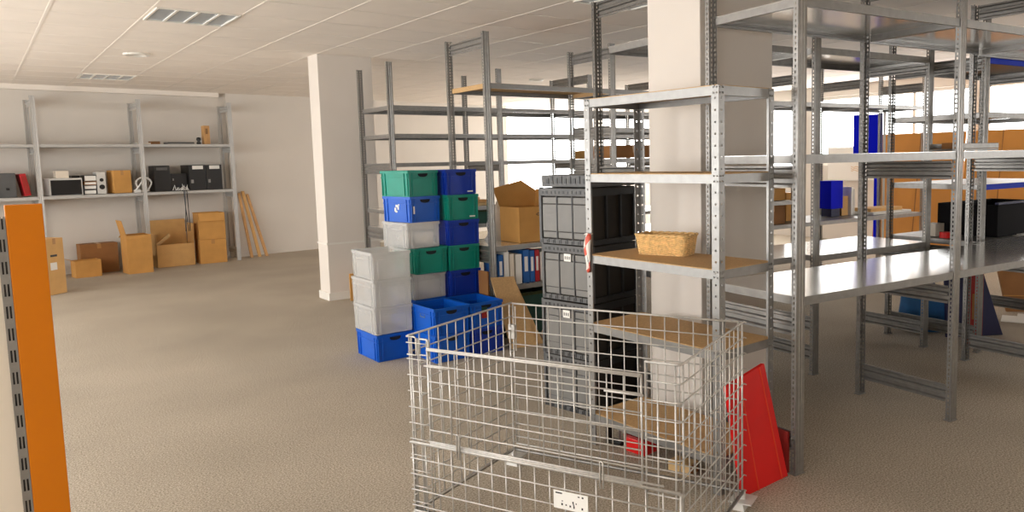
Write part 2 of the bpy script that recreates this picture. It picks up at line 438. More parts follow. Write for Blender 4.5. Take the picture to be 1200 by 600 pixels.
for (x, y, a) in ((0,0,0),(WD,0,90),(WD,WL,180),(0,WL,270)):
    link('post', cpm, ws, (x,y,0), R(a))
for z in (1.8,1.425,1.01,.65,.172):
    m = MB(); e = .002
    for bx in ((e,WD-e,e,e+.002),(e,WD-e,WL-e-.002,WL-e),(e,e+.002,e+.002,WL-e-.002),(WD-e-.002,WD-e,e+.002,WL-e-.002)):
        lx = .02 if bx[1]-bx[0] < .01 else 0; ly = .02 if not lx else 0
        m = MB(); m.box(*bx, z-.04, z-.002)
        m.box(bx[0] if bx[0] < .1 else bx[0]-lx, bx[1]+lx if bx[0] < .1 and lx else bx[1], bx[2] if bx[2] < .1 else bx[2]-ly, bx[3]+ly if bx[2] < .1 and ly else bx[3], z-.0415, z-.040)
        m.build('shelf_beam', M['zinc_light'], ws)
    m = MB(); m.box(.006,WD-.006,.006,WL-.006,z-.009,z+.002)
    m.build('shelf_board', [M['board']], ws)
# wicker basket
def wicker():
    t = thing('wicker_basket', 'shallow rectangular wicker basket on the middle chipboard shelf', 'basket', (2.70,2.735,1.0125), R(-70))
    def loop(hw, hd, rc, n):
        pts = []
        segs = [((hw-rc),(hd-rc),0),(-(hw-rc),(hd-rc),90),(-(hw-rc),-(hd-rc),180),((hw-rc),-(hd-rc),270)]
        per = []
        for cx, cy, a0 in segs:
            for k in range(7):
                a = R(a0+15*k); per.append((cx+rc*math.cos(a), cy+rc*math.sin(a), math.cos(a), math.sin(a)))
        # resample
        out = []; P = per+[per[0]]; D = [0]
        for i in range(len(per)): D.append(D[-1]+math.hypot(P[i+1][0]-P[i][0],P[i+1][1]-P[i][1]))
        j = 0
        for k in range(n):
            s = D[-1]*k/n
            while D[j+1] < s: j += 1
            f = (s-D[j])/max(1e-9,(D[j+1]-D[j]))
            q = [P[j][i]*(1-f)+P[j+1][i]*f for i in range(4)]; l = math.hypot(q[2],q[3]) or 1
            out.append((q[0],q[1],q[2]/l,q[3]/l))
        return out
    n = 176; rows = 18; H = .092; m = MB(); vs = []; fs = []
    for j in range(rows+1):
        f = j/rows; lp = loop(.133+.012*f,.068+.010*f,.028,n)
        for k, (x, y, nx, ny) in enumerate(lp):
            st = k//4; b = .0028*math.cos(math.pi*(k/4))*(1 if j % 2 else -1)
            vs.append((x+nx*b,y+ny*b,.004+H*f))
    for j in range(rows):
        for k in range(n): fs.append((j*n+k,j*n+(k+1) % n,(j+1)*n+(k+1) % n,(j+1)*n+k))
    m.add(vs, fs)
    m.mesh
    m.build('woven_side', M['wicker'], t, solid=.004)
    b = MB(); lp = loop(.134,.069,.028,60); b.add([(x,y,.001) for x, y, _, _ in lp]+[(x,y,.006) for x, y, _, _ in lp], [tuple(range(60))[::-1],tuple(range(60,120))]+[(i,(i+1)%60,60+(i+1)%60,60+i) for i in range(60)])
    b.build('base', M['wicker'], t)
    r = MB(); lp = loop(.145,.078,.03,90)
    for ph in (0, math.pi):
        r.tube([(x+nx*.004*math.cos(k*.7+ph),y+ny*.004*math.cos(k*.7+ph),.1+.004*math.sin(k*.7+ph)) for k, (x,y,nx,ny) in enumerate(lp)], .0048, 6, True)
    r.build('rim', M['wicker'], t, smooth=True)
    return t
wicker()

# barrier tape tied to the left front post of the unit
def barrier_tape():
    m = MB(); n = 16; vs = []
    for i in range(n+1):
        f = i/n; z = .17-.20*f
        w = .014+.021*math.sin(math.pi*min(1,f*1.25))**.8*(1-.75*f)
        if f > .98: w = .002
        for k in range(7):
            a = (k/6-.5)*2
            vs.append((-.004-.010*math.cos(a*3+f*3)-.006*math.sin(f*6), a*w+.006*math.sin(f*4), z))
    fs = [(i*7+k,i*7+k+1,(i+1)*7+k+1,(i+1)*7+k) for i in range(n) for k in range(6)]
    m.add(vs, fs)
    m.tube([(-.006,-.024,.165),(-.008,.0,.172),(-.006,.022,.165),(.02,.026,.163),(.044,.02,.165)], .004, 6)
    o = m.build('barrier_tape', M['ribbon'], None, (2.43-.004,3.025,.95), 0, solid=.0012, smooth=True)
    tag(o, 'crumpled red and white barrier tape tied to a shelf unit post', 'tape')
barrier_tape()

# ------------------------------------------------------------------ small things under the unit, red boards
t = thing('red_case', 'small red block on the carpet below the lowest chipboard shelf', 'box', (2.56,2.80,0), R(5))
B1('case_body', M['red'], t, (-.05,.05,-.07,.07,0,.075), bevel=.006); B1('case_lid', M['reddark'], t, (-.052,.052,-.072,.072,.0755,.088), bevel=.003)
t = thing('timber_block', 'pale timber offcut on the carpet below the lowest chipboard shelf', 'wood', (2.535,2.47,0), R(12))
m = MB(); m.box(-.04,.04,-.06,.06,0,.055); m.build('block', M['woodlight'], t, bevel=.003)
B1('end_grain', M['carton_dark'], t, (-.034,.034,-.063,-.0605,.005,.05))
t = thing('clamp', 'black clamp on the carpet beside the shelf unit left post', 'clamp', (2.53,2.96,0), R(8))
m = MB(); m.box(-.02,.02,-.05,.05,0,.02); m.box(-.02,.02,.03,.05,.0,.1); m.box(-.015,.015,-.05,.045,.085,.1); m.build('frame', M['black'], t, bevel=.003)
m = MB(); m.tube([(0,-.03,.02),(0,-.03,.085)], .006, 8); m.build('screw', M['zinc'], t)

def leaning_board(name, label, cat, mt, corners, thick, extra=None, group=None, edge=None):
    """board from four corner points (bottom-left, bottom-right, top-right, top-left), thickened backwards"""
    c = [Vector(p) for p in corners]; o = (c[0]+c[1])/2; n = (c[1]-c[0]).cross(c[3]-c[0]).normalized()*thick
    t = thing(name, label, cat, (o.x,o.y,0), 0, group)
    q = [p-Vector((o.x,o.y,0)) for p in c]
    m = MB(); m.hexa([q[0],q[1],q[1]-n,q[0]-n],[q[3],q[2],q[2]-n,q[3]-n]); m.build('panel', mt, t)
    return t, q, n
def on_quad(q, n, u, v, off):
    a = q[0].lerp(q[1],u); b = q[3].lerp(q[2],u); return a.lerp(b,v)-n.normalized()*(-off)
t, q, n = leaning_board('red_board', 'tall bright red board leaning on the end of the shelf unit', 'panel', M['red'],
    [(2.525,2.095,.002),(2.858,2.105,.002),(2.735,2.148,.555),(2.475,2.146,.50)], .018)
for u in (.33,.86):
    m = MB(); m.tube([on_quad(q,n,u,v,.001) for v in (0,.25,.5,.75,1)], .004, 6); m.build('seam_strip', M['seam'], t)
t, q, n = leaning_board('red_board', 'narrow red board between the leaning red panel and the shelving post', 'panel', M['reddark'],
    [(2.895,2.125,.001),(2.915,2.25,.001),(2.915,2.25,.20),(2.895,2.125,.20)], .012)

# ------------------------------------------------------------------ mesh container (wire cage)
cage = thing('mesh_container', 'silver wire mesh container standing on the carpet in the foreground', 'cage', (1.8925,2.435,0), R(23.4))
HX, HY, ZT, ZB, PZ = .365, .585, .806, .07, .0669
def mesh_panel(name, P0, P1, z0, z1, pv, frame=.0046, wire=.003, over=0, toprail=True, loops=None):
    P0 = Vector(P0); P1 = Vector(P1); d = (P1-P0); L = d.length; d /= L
    nrm = Vector((d.y,-d.x,0))*wire*1.6
    m = MB(); nv = max(1, round(L/pv))
    for i in range(nv+1):
        p = P0+d*(L*i/nv); rr = frame if i in (0,nv) else wire
        m.tube([(p.x,p.y,z0),(p.x,p.y,z1)], rr, 6)
    z = z1; k = 0
    while z > z0-.001:
        rr = frame if (k == 0 and toprail) else wire
        a = P0-d*over+nrm; b = P1+d*over+nrm
        m.tube([(a.x,a.y,z),(b.x,b.y,z)], rr, 6); z -= PZ; k += 1
    a = P0+nrm; b = P1+nrm; m.tube([(a.x,a.y,z0),(b.x,b.y,z0)], frame, 6)
    return m
# side walls: left (y+), back (x+), right (y-) that wraps round to the front at both ends
mesh_panel('l', (-HX,HY,0), (HX,HY,0), ZB, ZT, .0605, over=.012).build('side_panel', M['wire'], cage, smooth=True)
mesh_panel('b', (HX,HY-.02,0), (HX,-HY+.02,0), ZB+.03, ZT, .0665).build('back_panel', M['wire'], cage, smooth=True)
m = MB(); z = ZT; k = 0
while z > ZB:
    rr = .0042 if k == 0 else .0027
    m.tube([(-HX,-HY+.13,z),(-HX,-HY+.015,z),(-HX+.004,-HY+.004,z),(-HX+.02,-HY,z),(HX,-HY,z),(HX+.012,-HY-.002,z),(HX+.014,-HY-.012,z-.004)], rr, 6); z -= PZ; k += 1
nv = 12
for i in range(nv+1):
    x = -HX+.03+(2*HX-.03)*i/nv; m.tube([(x,-HY+.003,ZB),(x,-HY+.003,ZT)], .0042 if i in (0,nv) else .0027, 6)
for y in (-HY+.13,-HY+.085,-HY+.02): m.tube([(-HX+.003,y,ZB),(-HX+.003,y,ZT)], .0036, 6)
m.build('side_panel', M['wire'], cage, smooth=True)
# return of the left side round the front corner
m = MB()
for y in (HY-.012,HY-.045,HY-.09): m.tube([(-HX-.002,y,ZB),(-HX-.002,y,ZT-.01)], .0036, 6)
z = ZT-.01
for k in range(12):
    m.tube([(-HX-.006,HY+.012,z-.02),(-HX-.006,HY-.09,z-.02)], .0027, 6); z -= PZ
m.tube([(-HX-.004,HY+.012,ZT-.005),(-HX-.004,HY-.03,ZT-.005),(-HX-.004,HY-.038,ZT-.012),(-HX-.004,HY-.038,ZT-.08),(-HX-.004,HY+.01,ZT-.08)], .004, 6)
m.tube([(-HX-.004,HY-.055,ZT-.075),(-HX-.004,HY-.055,ZT-.018),(-HX-.004,HY-.06,ZT-.011),(-HX-.004,HY-.094,ZT-.011),(-HX-.004,HY-.1,ZT-.018),(-HX-.004,HY-.1,ZT-.075),(-HX-.004,HY-.055,ZT-.077)], .004, 6)
m.build('corner_return', M['wire'], cage, smooth=True)
# front: fixed lower half and drop gate above
ZH = .36
m = mesh_panel('g', (-HX-.010,HY-.1,0), (-HX-.010,-HY+.14,0), ZH+.012, .762, .0665, frame=.0045, toprail=True)
m.tube([(-HX-.018,HY-.1,.757),(-HX-.018,-HY+.14,.757)], .0045, 6)
m.tube([(-HX-.016,HY-.085,.69),(-HX-.016,HY-.21,.69)], .0042, 6); m.tube([(-HX-.016,HY-.21,.69),(-HX-.016,HY-.21,.42)], .0036, 6)
m.tube([(-HX-.016,-HY+.28,.69),(-HX-.016,-HY+.13,.69)], .0042, 6)
m.build('drop_gate', M['wire'], cage, smooth=True)
m = mesh_panel('f', (-HX-.006,HY,0), (-HX-.006,-HY,0), ZB, ZH, .0665, over=.012)
m.tube([(-HX-.014,HY,ZH+.004),(-HX-.014,-HY,ZH+.004)], .005, 6); m.tube([(-HX-.012,HY-.09,ZH+.018),(-HX-.012,-HY+.06,ZH+.018)], .004, 6)
m.build('front_panel', M['wire'], cage, smooth=True)
for y in (.343,-.291):
    m = MB(); m.tube([(-HX-.022,y-.006,ZH-.03),(-HX-.022,y-.006,ZH+.066),(-HX-.022,y,ZH+.072),(-HX-.022,y+.006,ZH+.066),(-HX-.022,y+.006,ZH-.03)], .0032, 6)
    m.build('gate_hook', M['wire'], cage, smooth=True)
# hinge plates at the far corner
m = MB()
for zz in (.74,.62,.30,.16):
    m.tube([(HX-.012,HY-.006,zz-.05),(HX-.012,HY-.006,zz+.05),(HX+.004,HY-.03,zz+.05),(HX+.004,HY-.03,zz-.05),(HX-.012,HY-.006,zz-.05)], .0034, 6)
m.box(HX-.01,HX+.012,HY-.03,HY+.004,.63,.70)
m.build('corner_hinge', M['wire'], cage)
# base frame and feet
m = MB()
for a, b in (((-HX,HY),(HX,HY)),((HX,HY),(HX,-HY)),((HX,-HY),(-HX,-HY)),((-HX,-HY),(-HX,HY))):
    m.tube([(a[0],a[1],.066),(b[0],b[1],.066)], .008, 8)
m.build('base_frame', M['zinc_dark'], cage)
for x, y in ((HX,HY),(HX,-HY),(-HX,HY),(-HX,-HY)):
    sx = 1 if x > 0 else -1; sy = 1 if y > 0 else -1
    m = MB(); m.hexa([(x-.05*sx,y-.05*sy,0),(x+.02*sx,y-.05*sy,0),(x+.02*sx,y+.02*sy,0),(x-.05*sx,y+.02*sy,0)],
                     [(x-.035*sx,y-.035*sy,.03),(x+.008*sx,y-.035*sy,.03),(x+.008*sx,y+.008*sy,.03),(x-.035*sx,y+.008*sy,.03)])
    m.box(x-.05,x+.05,y-.05,y+.05,.030,.036)
    m.tube([(x,y,.03),(x,y,.07)], .012, 8)
    m.build('foot', M['bezel'], cage)
# label plate hung on the front
pl = B1('label_plate', M['paper'], cage, (-HX-.022,-HX-.019,-.233,-.09,.222,.290))
m = MB(); X0 = -HX-.0228
def mark(y, z, w, h): m.box(X0,X0+.0006,y-w/2,y+w/2,z-h/2,z+h/2)
mark(-.113,.2815,.028,.005)
for y, z, w, h in ((-.196,.280,.008,.004),(-.212,.2795,.007,.006),(-.126,.2405,.007,.008),(-.127,.253,.004,.004),(-.143,.240,.006,.005),(-.160,.238,.006,.007),
                   (-.172,.255,.005,.006),(-.185,.252,.004,.005),(-.210,.237,.006,.008),(-.176,.236,.005,.007)): mark(y, z, w, h)
m.hexa([(X0,-.1745,.238),(X0+.0006,-.1745,.238),(X0+.0006,-.1785,.238),(X0,-.1785,.238)],[(X0,-.170,.254),(X0+.0006,-.170,.254),(X0+.0006,-.174,.254),(X0,-.174,.254)])
m.build('printing', M['ink'], pl)

# ------------------------------------------------------------------ stacking crates
PITCH = .2055
def crate_meshes(w, d, h):
    """w along x, d along y; hollow, tapered, ribbed"""
    key = ('crate', w, d, h)
    if key in CACHE: return CACHE[key]
    i0 = .012; t = .004
    def ringpts(ins, z): return [(ins,ins,z),(w-ins,ins,z),(w-ins,d-ins,z),(ins,d-ins,z)]
    m = MB()
    vs = ringpts(i0,0)+ringpts(.006,h)+ringpts(.006+t,h)+ringpts(i0+t,.006)
    fs = [(0,3,2,1)]
    for k in range(4):
        j = (k+1) % 4
        fs += [(k,j,4+j,4+k),(4+k,4+j,8+j,8+k),(8+k,8+j,12+j,12+k)]
    fs.append((12,13,14,15)); m.add(vs, fs)
    # ribs: corner posts and a mid band
    for k, (a, b, ax) in enumerate((((0,0),(1,0),'x'),((1,0),(1,1),'y'),((0,1),(1,1),'x'),((0,0),(0,1),'y'))):
        Ln = w if ax == 'x' else d
        for s in (.05,.16,.84,.95):
            c = Ln*s
            o0, o1 = .0035, .0005
            if ax == 'x':
                y0 = (o0,o1) if a[1] == 0 else (d-o0,d-o1); e = .008 if a[1] == 0 else -.008
                m.hexa([(c-.004,y0[0],.004),(c+.004,y0[0],.004),(c+.004,y0[0]+e,.004),(c-.004,y0[0]+e,.004)],[(c-.004,y0[1],h-.02),(c+.004,y0[1],h-.02),(c+.004,y0[1]+e,h-.02),(c-.004,y0[1]+e,h-.02)])
            else:
                x0 = (o0,o1) if a[0] == 0 else (w-o0,w-o1); e = .008 if a[0] == 0 else -.008
                m.hexa([(x0[0],c-.004,.004),(x0[0],c+.004,.004),(x0[0]+e,c+.004,.004),(x0[0]+e,c-.004,.004)],[(x0[1],c-.004,h-.02),(x0[1],c+.004,h-.02),(x0[1]+e,c+.004,h-.02),(x0[1]+e,c-.004,h-.02)])
    body = m
    r = MB(); e = .0005; rw = .012
    for z0, z1, ins in ((h-.022,h,0),(h-.060,h-.052,.003),(.004,.012,.0075)):
        r.box(ins,w-ins,ins,ins+rw,z0,z1); r.box(ins,w-ins,d-ins-rw,d-ins,z0,z1); r.box(ins,ins+rw,ins+rw,d-ins-rw,z0,z1); r.box(w-ins-rw,w-ins,ins+rw,d-ins-rw,z0,z1)
    def handle(side):
        q = MB(); n = 10; hw = .045; zt = h-.024; dep = .028
        pts = [(-hw,zt)]+[(-hw*math.cos(math.pi*k/n),zt-dep*math.sin(math.pi*k/n)**.6) for k in range(1,n)]+[(hw,zt)]
        if side in 'fb':
            y = (.0035,.0075) if side == 'f' else (d-.0075,d-.0035)
            q.prism([(w/2+a,b) for a, b in pts], 'y', *y)
        else:
            x = (.0035,.0075) if side == 'l' else (w-.0075,w-.0035)
            q.prism([(d/2+a,b) for a, b in pts], 'x', *x)
        return q
    CACHE[key] = (body, r, handle); return CACHE[key]
CRM = {}
def crate(label, corner, z, rz, mt, w=.3, d=.4, h=.205, group=None, handles='fb', tall=False, cat='crate'):
    t = thing('stacking_crate', label, cat, (corner[0],corner[1],z), R(rz), group or 'stacked plastic crates')
    k = (w,d,h,mt.name)
    body, rim, hd = crate_meshes(w,d,h)
    if k not in CRM:
        CRM[k] = (body.mesh('crate_body', mt), rim.mesh('rim', mt, bevel=.0015), {s: hd(s).mesh('handle', M['hole'] if mt != M['clear'] else M['clear']) for s in 'fblr'})
    link('crate_body', CRM[k][0], t); link('rim', CRM[k][1], t)
    for s in handles: link('handle', CRM[k][2][s], t)
    return t
def sticker(t, mt, *bx, name='sticker'):
    return B1(name, mt, t, bx)
# front-left stack: one blue, three clear
s1 = (2.268,5.396)
def at(c, dx, dy): return (c[0]+dx, c[1]+dy)
crate('blue crate at the floor under the front stack of clear crates', s1, 0, 0, M['blue'])
for k, lb in enumerate(('clear crate directly on the lone blue floor crate, front stack', 'middle clear crate of the three in the front stack', 'top clear crate of the front stack, left of a green crate')):
    t = crate(lb, at(s1,-.012+.006*(k%2),-.004), .2085*(k+1), (0,1.5,-1)[k], M['clear'], w=.312, d=.408, h=.208)
# middle stack, turned a little
s2 = (2.655,5.515)
names2 = ['blue crate on the carpet at the foot of the middle stack', 'second blue crate up in the middle stack, behind the open crates',
          'clear crate low in the middle stack, right behind the open blue crates', 'green crate between two clear crates of the middle stack',
          'clear crate high in the middle stack, under the marked blue crate', 'blue crate with white marks just below the topmost green one', 'topmost green crate on the middle stack, tilted toward the wall']
for k, (lb, mt) in enumerate(zip(names2, [M['blue_dark'],M['blue'],M['clear'],M['green'],M['clear'],M['blue'],M['green']])):
    ang = (6,6,3,0,4,8,8)[k]; off = ((0,0),(0,0),(-.015,0),(.0,-.025),(-.05,0),(-.01,0),(-.02,0))[k]
    wd = .285 if k < 3 else .3
    t = crate(lb, at(s2,*off), PITCH*k, ang, mt, w=.285 if mt != M['clear'] else .3, group=None)
    if k == 5:
        m = MB()
        for (y, zz, a, b) in ((.20,.13,.03,.02),(.22,.10,.025,.03),(.18,.115,.02,.03),(.205,.085,.03,.015),(.17,.14,.015,.015)): m.box(.0045,.006,y-a/2,y+a/2,zz-b/2,zz+b/2)
        m.build('torn_label', M['paper'], t)
        B1('torn_label', M['paper'], t, (.03,.045,.003,.0045,.07,.13))
# right stack
s3 = (2.952,5.485)
names3 = ['lowest blue crate of the right stack, on the carpet', 'second blue crate from the floor of the right stack', 'blue crate just above the open crates in the right stack',
          'lower of the two green crates in the right stack, between blue ones', 'blue crate between the two green crates of the right stack', 'green crate second from the top of the right stack', 'topmost blue crate on the right stack']
for k, (lb, mt) in enumerate(zip(names3, [M['blue_dark'],M['blue_dark'],M['blue_dark'],M['green'],M['blue_dark'],M['green'],M['blue_dark']])):
    t = crate(lb, at(s3,(0,0,.004,-.002,0,.004,-.006)[k],0), PITCH*k, (0,0,1,0,-1,0,1)[k], mt, w=.288, d=.30)
    if k in (5,6): B1('torn_label', M['paper'], t, (.2,.25,.0025,.0045,.02,.03))
# open crates in front
for i, (dx, a) in enumerate(((0,'left'),(.303,'right'))):
    c0 = (2.575+dx,5.057)
    crate('lower blue crate under the %s of the two open crates' % ('left-hand' if i == 0 else 'right-hand'), c0, 0, 0, M['blue_dark' if i else 'blue'], h=.206)
    t = crate('empty open blue crate, %s of the pair behind the wire container' % a, c0, .2065, 0, M['blue'], h=.206)
    if i: B1('sticker', M['reddark'], t, (.105,.155,.002,.0045,.08,.14)); B1('sticker', M['greencloth'], t, (.105,.155,.002,.0045,.142,.165))
    else:
        m = MB(); m.box(.005,.0068,.16,.24,.12,.126); m.box(.005,.0068,.16,.24,.145,.15); m.box(.005,.0068,.235,.24,.12,.15); m.box(.005,.0068,.16,.165,.12,.15); m.build('sticker', M['zinc_light'], t)

# ------------------------------------------------------------------ big grey transport boxes
def transport_box(label, z, h, rz=9.4, dx=0, lid=False, sticker_at=None):
    t = thing('transport_box', label, 'crate', (2.70+dx,3.342,z), R(rz), 'grey transport boxes in the tall stack')
    Wd, L = .40, .41      # local y is the visible grey face, local x runs away
    if lid:
        m = MB(); m.box(.0,L,.0,Wd,0,h); m.build('lid_body', M['gray_mid'], t, bevel=.004)
        m = MB()
        for k in range(9):
            y = .05+.036*k; m.box(-.004,.001,y,y+.012+(k % 3)*.004,.02,.05+(k % 2)*.012)
        m.build('slot', M['black'], t)
        return t
    m = MB(); m.box(.012,L-.012,.012,Wd-.012,.004,h-.03); m.box(.0,L,0,Wd,h-.04,h-.004); m.box(.006,L-.006,.006,Wd-.006,0,.03)
    m.build('crate_body', M['browndark'], t)
    f = MB()
    gap = .012; n = 3; ys = [.022+(Wd-.044+gap)/n*k for k in range(n)]; pw = (Wd-.044+gap)/n-gap
    for y in ys:
        f.box(.0,.013,y,y+pw,.075,h-.10); f.box(.002,.013,y,y+pw,h-.095,h-.058); f.box(.002,.013,y,y+pw,.035,.07)
    f.build('face_plate', M['gray'], t, bevel=.0025)
    c = MB()
    for y in (-.004,Wd-.014): c.box(-.004,.02,y,y+.018,.0,h)
    c.box(-.004,.014,-.002,Wd+.002,h-.05,h-.006); c.box(-.003,.014,0,Wd,0,.028)
    for y in ys: c.box(-.001,.0135,y-.004,y,.03,h-.05)
    for z2 in (.072,h-.097): c.box(-.0005,.0135,.01,Wd-.01,z2,z2+.003)
    c.build('edge_frame', M['gray_mid'], t, bevel=.0015)
    hl = MB()
    for k in range(11):
        y = .03+.033*k; w_ = .010+(k*7 % 4)*.004
        hl.box(-.0055,-.0035,y,y+w_*.8,h-.037,h-.022+(k % 2)*.003)
    for k in range(8):
        y = .025+.05*k
        hl.box(-.005,-.0025,y,y+.007,.004,.034); hl.box(-.005,-.0025,y+.014,y+.02,.002,.022)
    for y in ys[1:]: hl.box(-.0025,-.0008,y-gap+.001,y-.005,.03,h-.05)
    hl.box(-.0055,-.0035,.012,.018,.03,h-.05); hl.box(-.0055,-.0035,Wd-.018,Wd-.012,.03,h-.05)
    hl.build('slot', M['black'], t)
    # side towards the shelf unit: framed dark panels
    s = MB()
    for x in (.0,.14,.27,L-.014): s.box(x,x+.014,-.003,.013,.02,h-.03)
    s.box(0,L,-.003,.013,h-.05,h-.01); s.box(0,L,-.003,.013,.0,.03)
    s.build('side_frame', M['black'], t)
    if sticker_at:
        y, zz = sticker_at; st = B1('label', M['paper'], t, (-.0062,-.0045,y,y+.055,zz,zz+.045))
        q = MB()
        for k in range(3): q.box(-.0068,-.006,y+.008+.016*k,y+.016+.016*k,zz+.012,zz+.03)
        q.build('printing', M['gray_mid'], st)
    return t
HB = .333
transport_box('lowest grey transport box of the tall stack, on the carpet', 0, HB)
transport_box('second grey transport box from the floor, with a white label', HB+.002, HB, dx=-.004, sticker_at=(.17,.235))
transport_box('third grey transport box from the floor, with a small white label', 2*(HB+.002), HB, 9.0, dx=.003, sticker_at=(.16,.235))
transport_box('fourth grey transport box, directly below the loose lid', 3*(HB+.002), HB, 9.8, dx=-.002)
transport_box('dark grey flat lid lying topmost on the transport boxes', 4*(HB+.002), .07, 9.4, dx=.012, lid=True)

# ------------------------------------------------------------------ cartons
def carton(label, corner, w, d, h, rz=0, z=0, mt=None, flaps=None, group=None, cat='box', tape=True, name='cardboard_box', inner=None):
    """corner = front-left; w along local x, d along local y; flaps {side: (angle from upright outwards, length)} leaves it open"""
    mt = mt or M['carton']
    t = thing(name, label, cat, (corner[0],corner[1],z), R(rz), group)
    if flaps is None:
        B1('box_body', mt, t, (0,w,0,d,0,h), bevel=min(.006,h*.04))
        if tape:
            m = MB(); tw = min(.05,w*.15)
            m.box(w/2-tw/2,w/2+tw/2,-.001,d+.001,h-.0004,h+.001); m.box(w/2-tw/2,w/2+tw/2,-.0014,.0002,h-.07,h+.0008)
            m.build('tape', M['tape'], t)
        return t
    k = .006; m = MB()
    m.box(0,w,0,k,0,h); m.box(0,w,d-k,d,0,h); m.box(0,k,k,d-k,0,h); m.box(w-k,w,k,d-k,0,h); m.box(k,w-k,k,d-k,0,.006)
    m.build('box_body', mt, t)
    for s, (a, L) in flaps.items():
        q = MB(); a = R(a); c, sn = math.cos(a), math.sin(a)
        if s in 'fb':
            y0 = 0 if s == 'f' else d; sg = -1 if s == 'f' else 1
            p = [(.004,y0,h),(w-.004,y0,h),(w-.012,y0+sg*sn*L,h+c*L),(.012,y0+sg*sn*L,h+c*L)]
        else:
            x0 = 0 if s == 'l' else w; sg = -1 if s == 'l' else 1
            p = [(x0,.004,h),(x0,d-.004,h),(x0+sg*sn*L,d-.012,h+c*L),(x0+sg*sn*L,.012,h+c*L)]
        q.add(p, [(0,1,2,3)]); q.build('flap', mt, t, solid=.004)
    return t
# open carton on the left rack with a big raised lid flap, film spilling out
t = carton('open brown carton with a raised flap, on the rack beside the grey boxes', (3.56,5.365), .37, .30, .30, 0, .803,
       M['carton'], {'r':(5,.14)})
m = MB(); m.lathe([(.018,0),(.02,.002)], 12); 
o = MB(); o.tube([(.20+.022*math.cos(a),-.0015,.235+.009*math.sin(a)) for a in [2*math.pi*k/16 for k in range(16)]], .003, 5, True); o.build('hand_hole', M['black'], t)
m = MB(); m.add([(.0,.299,.30),(.37,.299,.30),(.45,.35,.41),(.27,.36,.52),(-.05,.33,.46)], [(0,1,2,3,4)]); m.build('flap', M['carton'], t, solid=.004)
# plastic film bag at the left end of the carton
m = MB(); n, k = 12, 7; vs = []
for j in range(k):
    f = j/(k-1); rr = .10*(1-f**2)**.5+.006
    for i in range(n):
        a = 2*math.pi*i/n; q = 1+.22*math.sin(a*3+j*1.7)+.15*math.sin(a*5-j)
        vs.append((rr*q*math.cos(a),rr*q*.8*math.sin(a),.32*f*(1+.12*math.sin(a*2+j))))
m.add(vs, [(j*n+i,j*n+(i+1)%n,(j+1)*n+(i+1)%n,(j+1)*n+i) for j in range(k-1) for i in range(n)]+[tuple(range(n))[::-1]])
o = m.build('plastic_film', M['film'], None, (3.62,5.80,.803), 0, smooth=True)
tag(o, 'crumpled translucent plastic film behind the open carton on the rack', 'film')
# ring binders and folders on the low shelf of the left rack
def binder(label, x, mt, w=.06, h=.29, tilt=0, y=5.33, name='ring_binder', spine=True):
    t = thing(name, label, 'binder', (x,y,.464), R(-1.4), 'files on the low rack shelf')
    t.rotation_euler = (0,R(tilt),R(-1.4))
    m = MB(); m.box(0,w,0,.004,0,h); m.box(0,.003,0,.24,0,h); m.box(w-.003,w,0,.24,0,h); m.build('cover', mt, t)
    B1('pages', M['paper'], t, (.004,w-.004,.012,.22,.006,h-.012))
    if spine: B1('spine_label', M['paper'], t, (w*.25,w*.75,-.0015,.0,h*.35,h*.8))
bx = 3.315
binder('narrow blue binder beside the rack post, left end of the file row', bx, M['binder_blue'], .05, .26, 0)
binder('white binder standing next to the leftmost blue binder', bx+.056, M['paper'], .05, .28, 0, spine=False)
binder('cream folder leaning in the middle of the file row', bx+.112, M['cream'], .045, .26, 0, spine=False)
binder('plain white folder just left of the two wide blue binders', bx+.172, M['paper'], .06, .25, 0, spine=False)
binder('wide blue binder right of the white folder', bx+.245, M['binder_blue'], .065, .28, 0)
binder('second wide blue binder, next to the red one', bx+.315, M['binder_blue'], .05, .27, 0)
binder('red binder between blue binder and pale box', bx+.37, M['binder_red'], .045, .27, 0)
t = carton('pale white box at the right end of the file row', (bx+.43,5.33), .26, .25, .25, -1.4, .464, M['paper'], tape=False)
t = thing('green_crate', 'dark green crate on the carpet below the binder shelf', 'crate', (3.42,5.40,0), R(-1.4))
m = MB(); m.box(0,.55,0,.4,0,.008); m.box(0,.55,0,.012,0,.36); m.box(0,.55,.388,.4,0,.36); m.box(0,.012,.012,.388,0,.36); m.box(.538,.55,.012,.388,0,.36); m.build('crate_body', M['greencloth'], t)
m = MB(); m.box(-.006,.556,-.006,.014,.34,.365); m.box(-.006,.556,.386,.406,.34,.365); m.box(-.006,.014,.014,.386,.34,.365); m.box(.536,.556,.014,.386,.34,.365); m.build('rim', M['moss'], t)
# boards leaning against the rack below the binders
BRD = 'chipboard sheets leaning on the rack'
leaning_board('chipboard_sheet', 'wide chipboard sheet leaning on the rack below the white binders', 'board', M['board'],
    [(3.24,5.05,.001),(3.47,5.02,.001),(3.42,5.26,.545),(3.20,5.265,.56)], .014, group=BRD)
leaning_board('chipboard_sheet', 'narrow chipboard strip leaning right of the wide sheet', 'board', M['board'],
    [(3.48,5.04,.001),(3.54,5.03,.001),(3.44,5.27,.50),(3.40,5.27,.50)], .014, group=BRD)
leaning_board('chipboard_sheet', 'chipboard sheet behind the open blue crates and rack post', 'board', M['carton_dark'],
    [(3.203,5.46,.001),(3.213,5.33,.001),(3.211,5.33,.60),(3.201,5.46,.60)], .012, group=BRD)
t = thing('cable_reel', 'dull yellow coil on the carpet at the foot of the leaning strips', 'coil', (3.66,5.06,0), 0)
m = MB()
for k in range(4): m.tube([((.09-.008*(k%2))*math.cos(a),(.09-.008*(k%2))*math.sin(a),.014+.022*k) for a in [2*math.pi*i/24 for i in range(24)]], .012, 8, True)
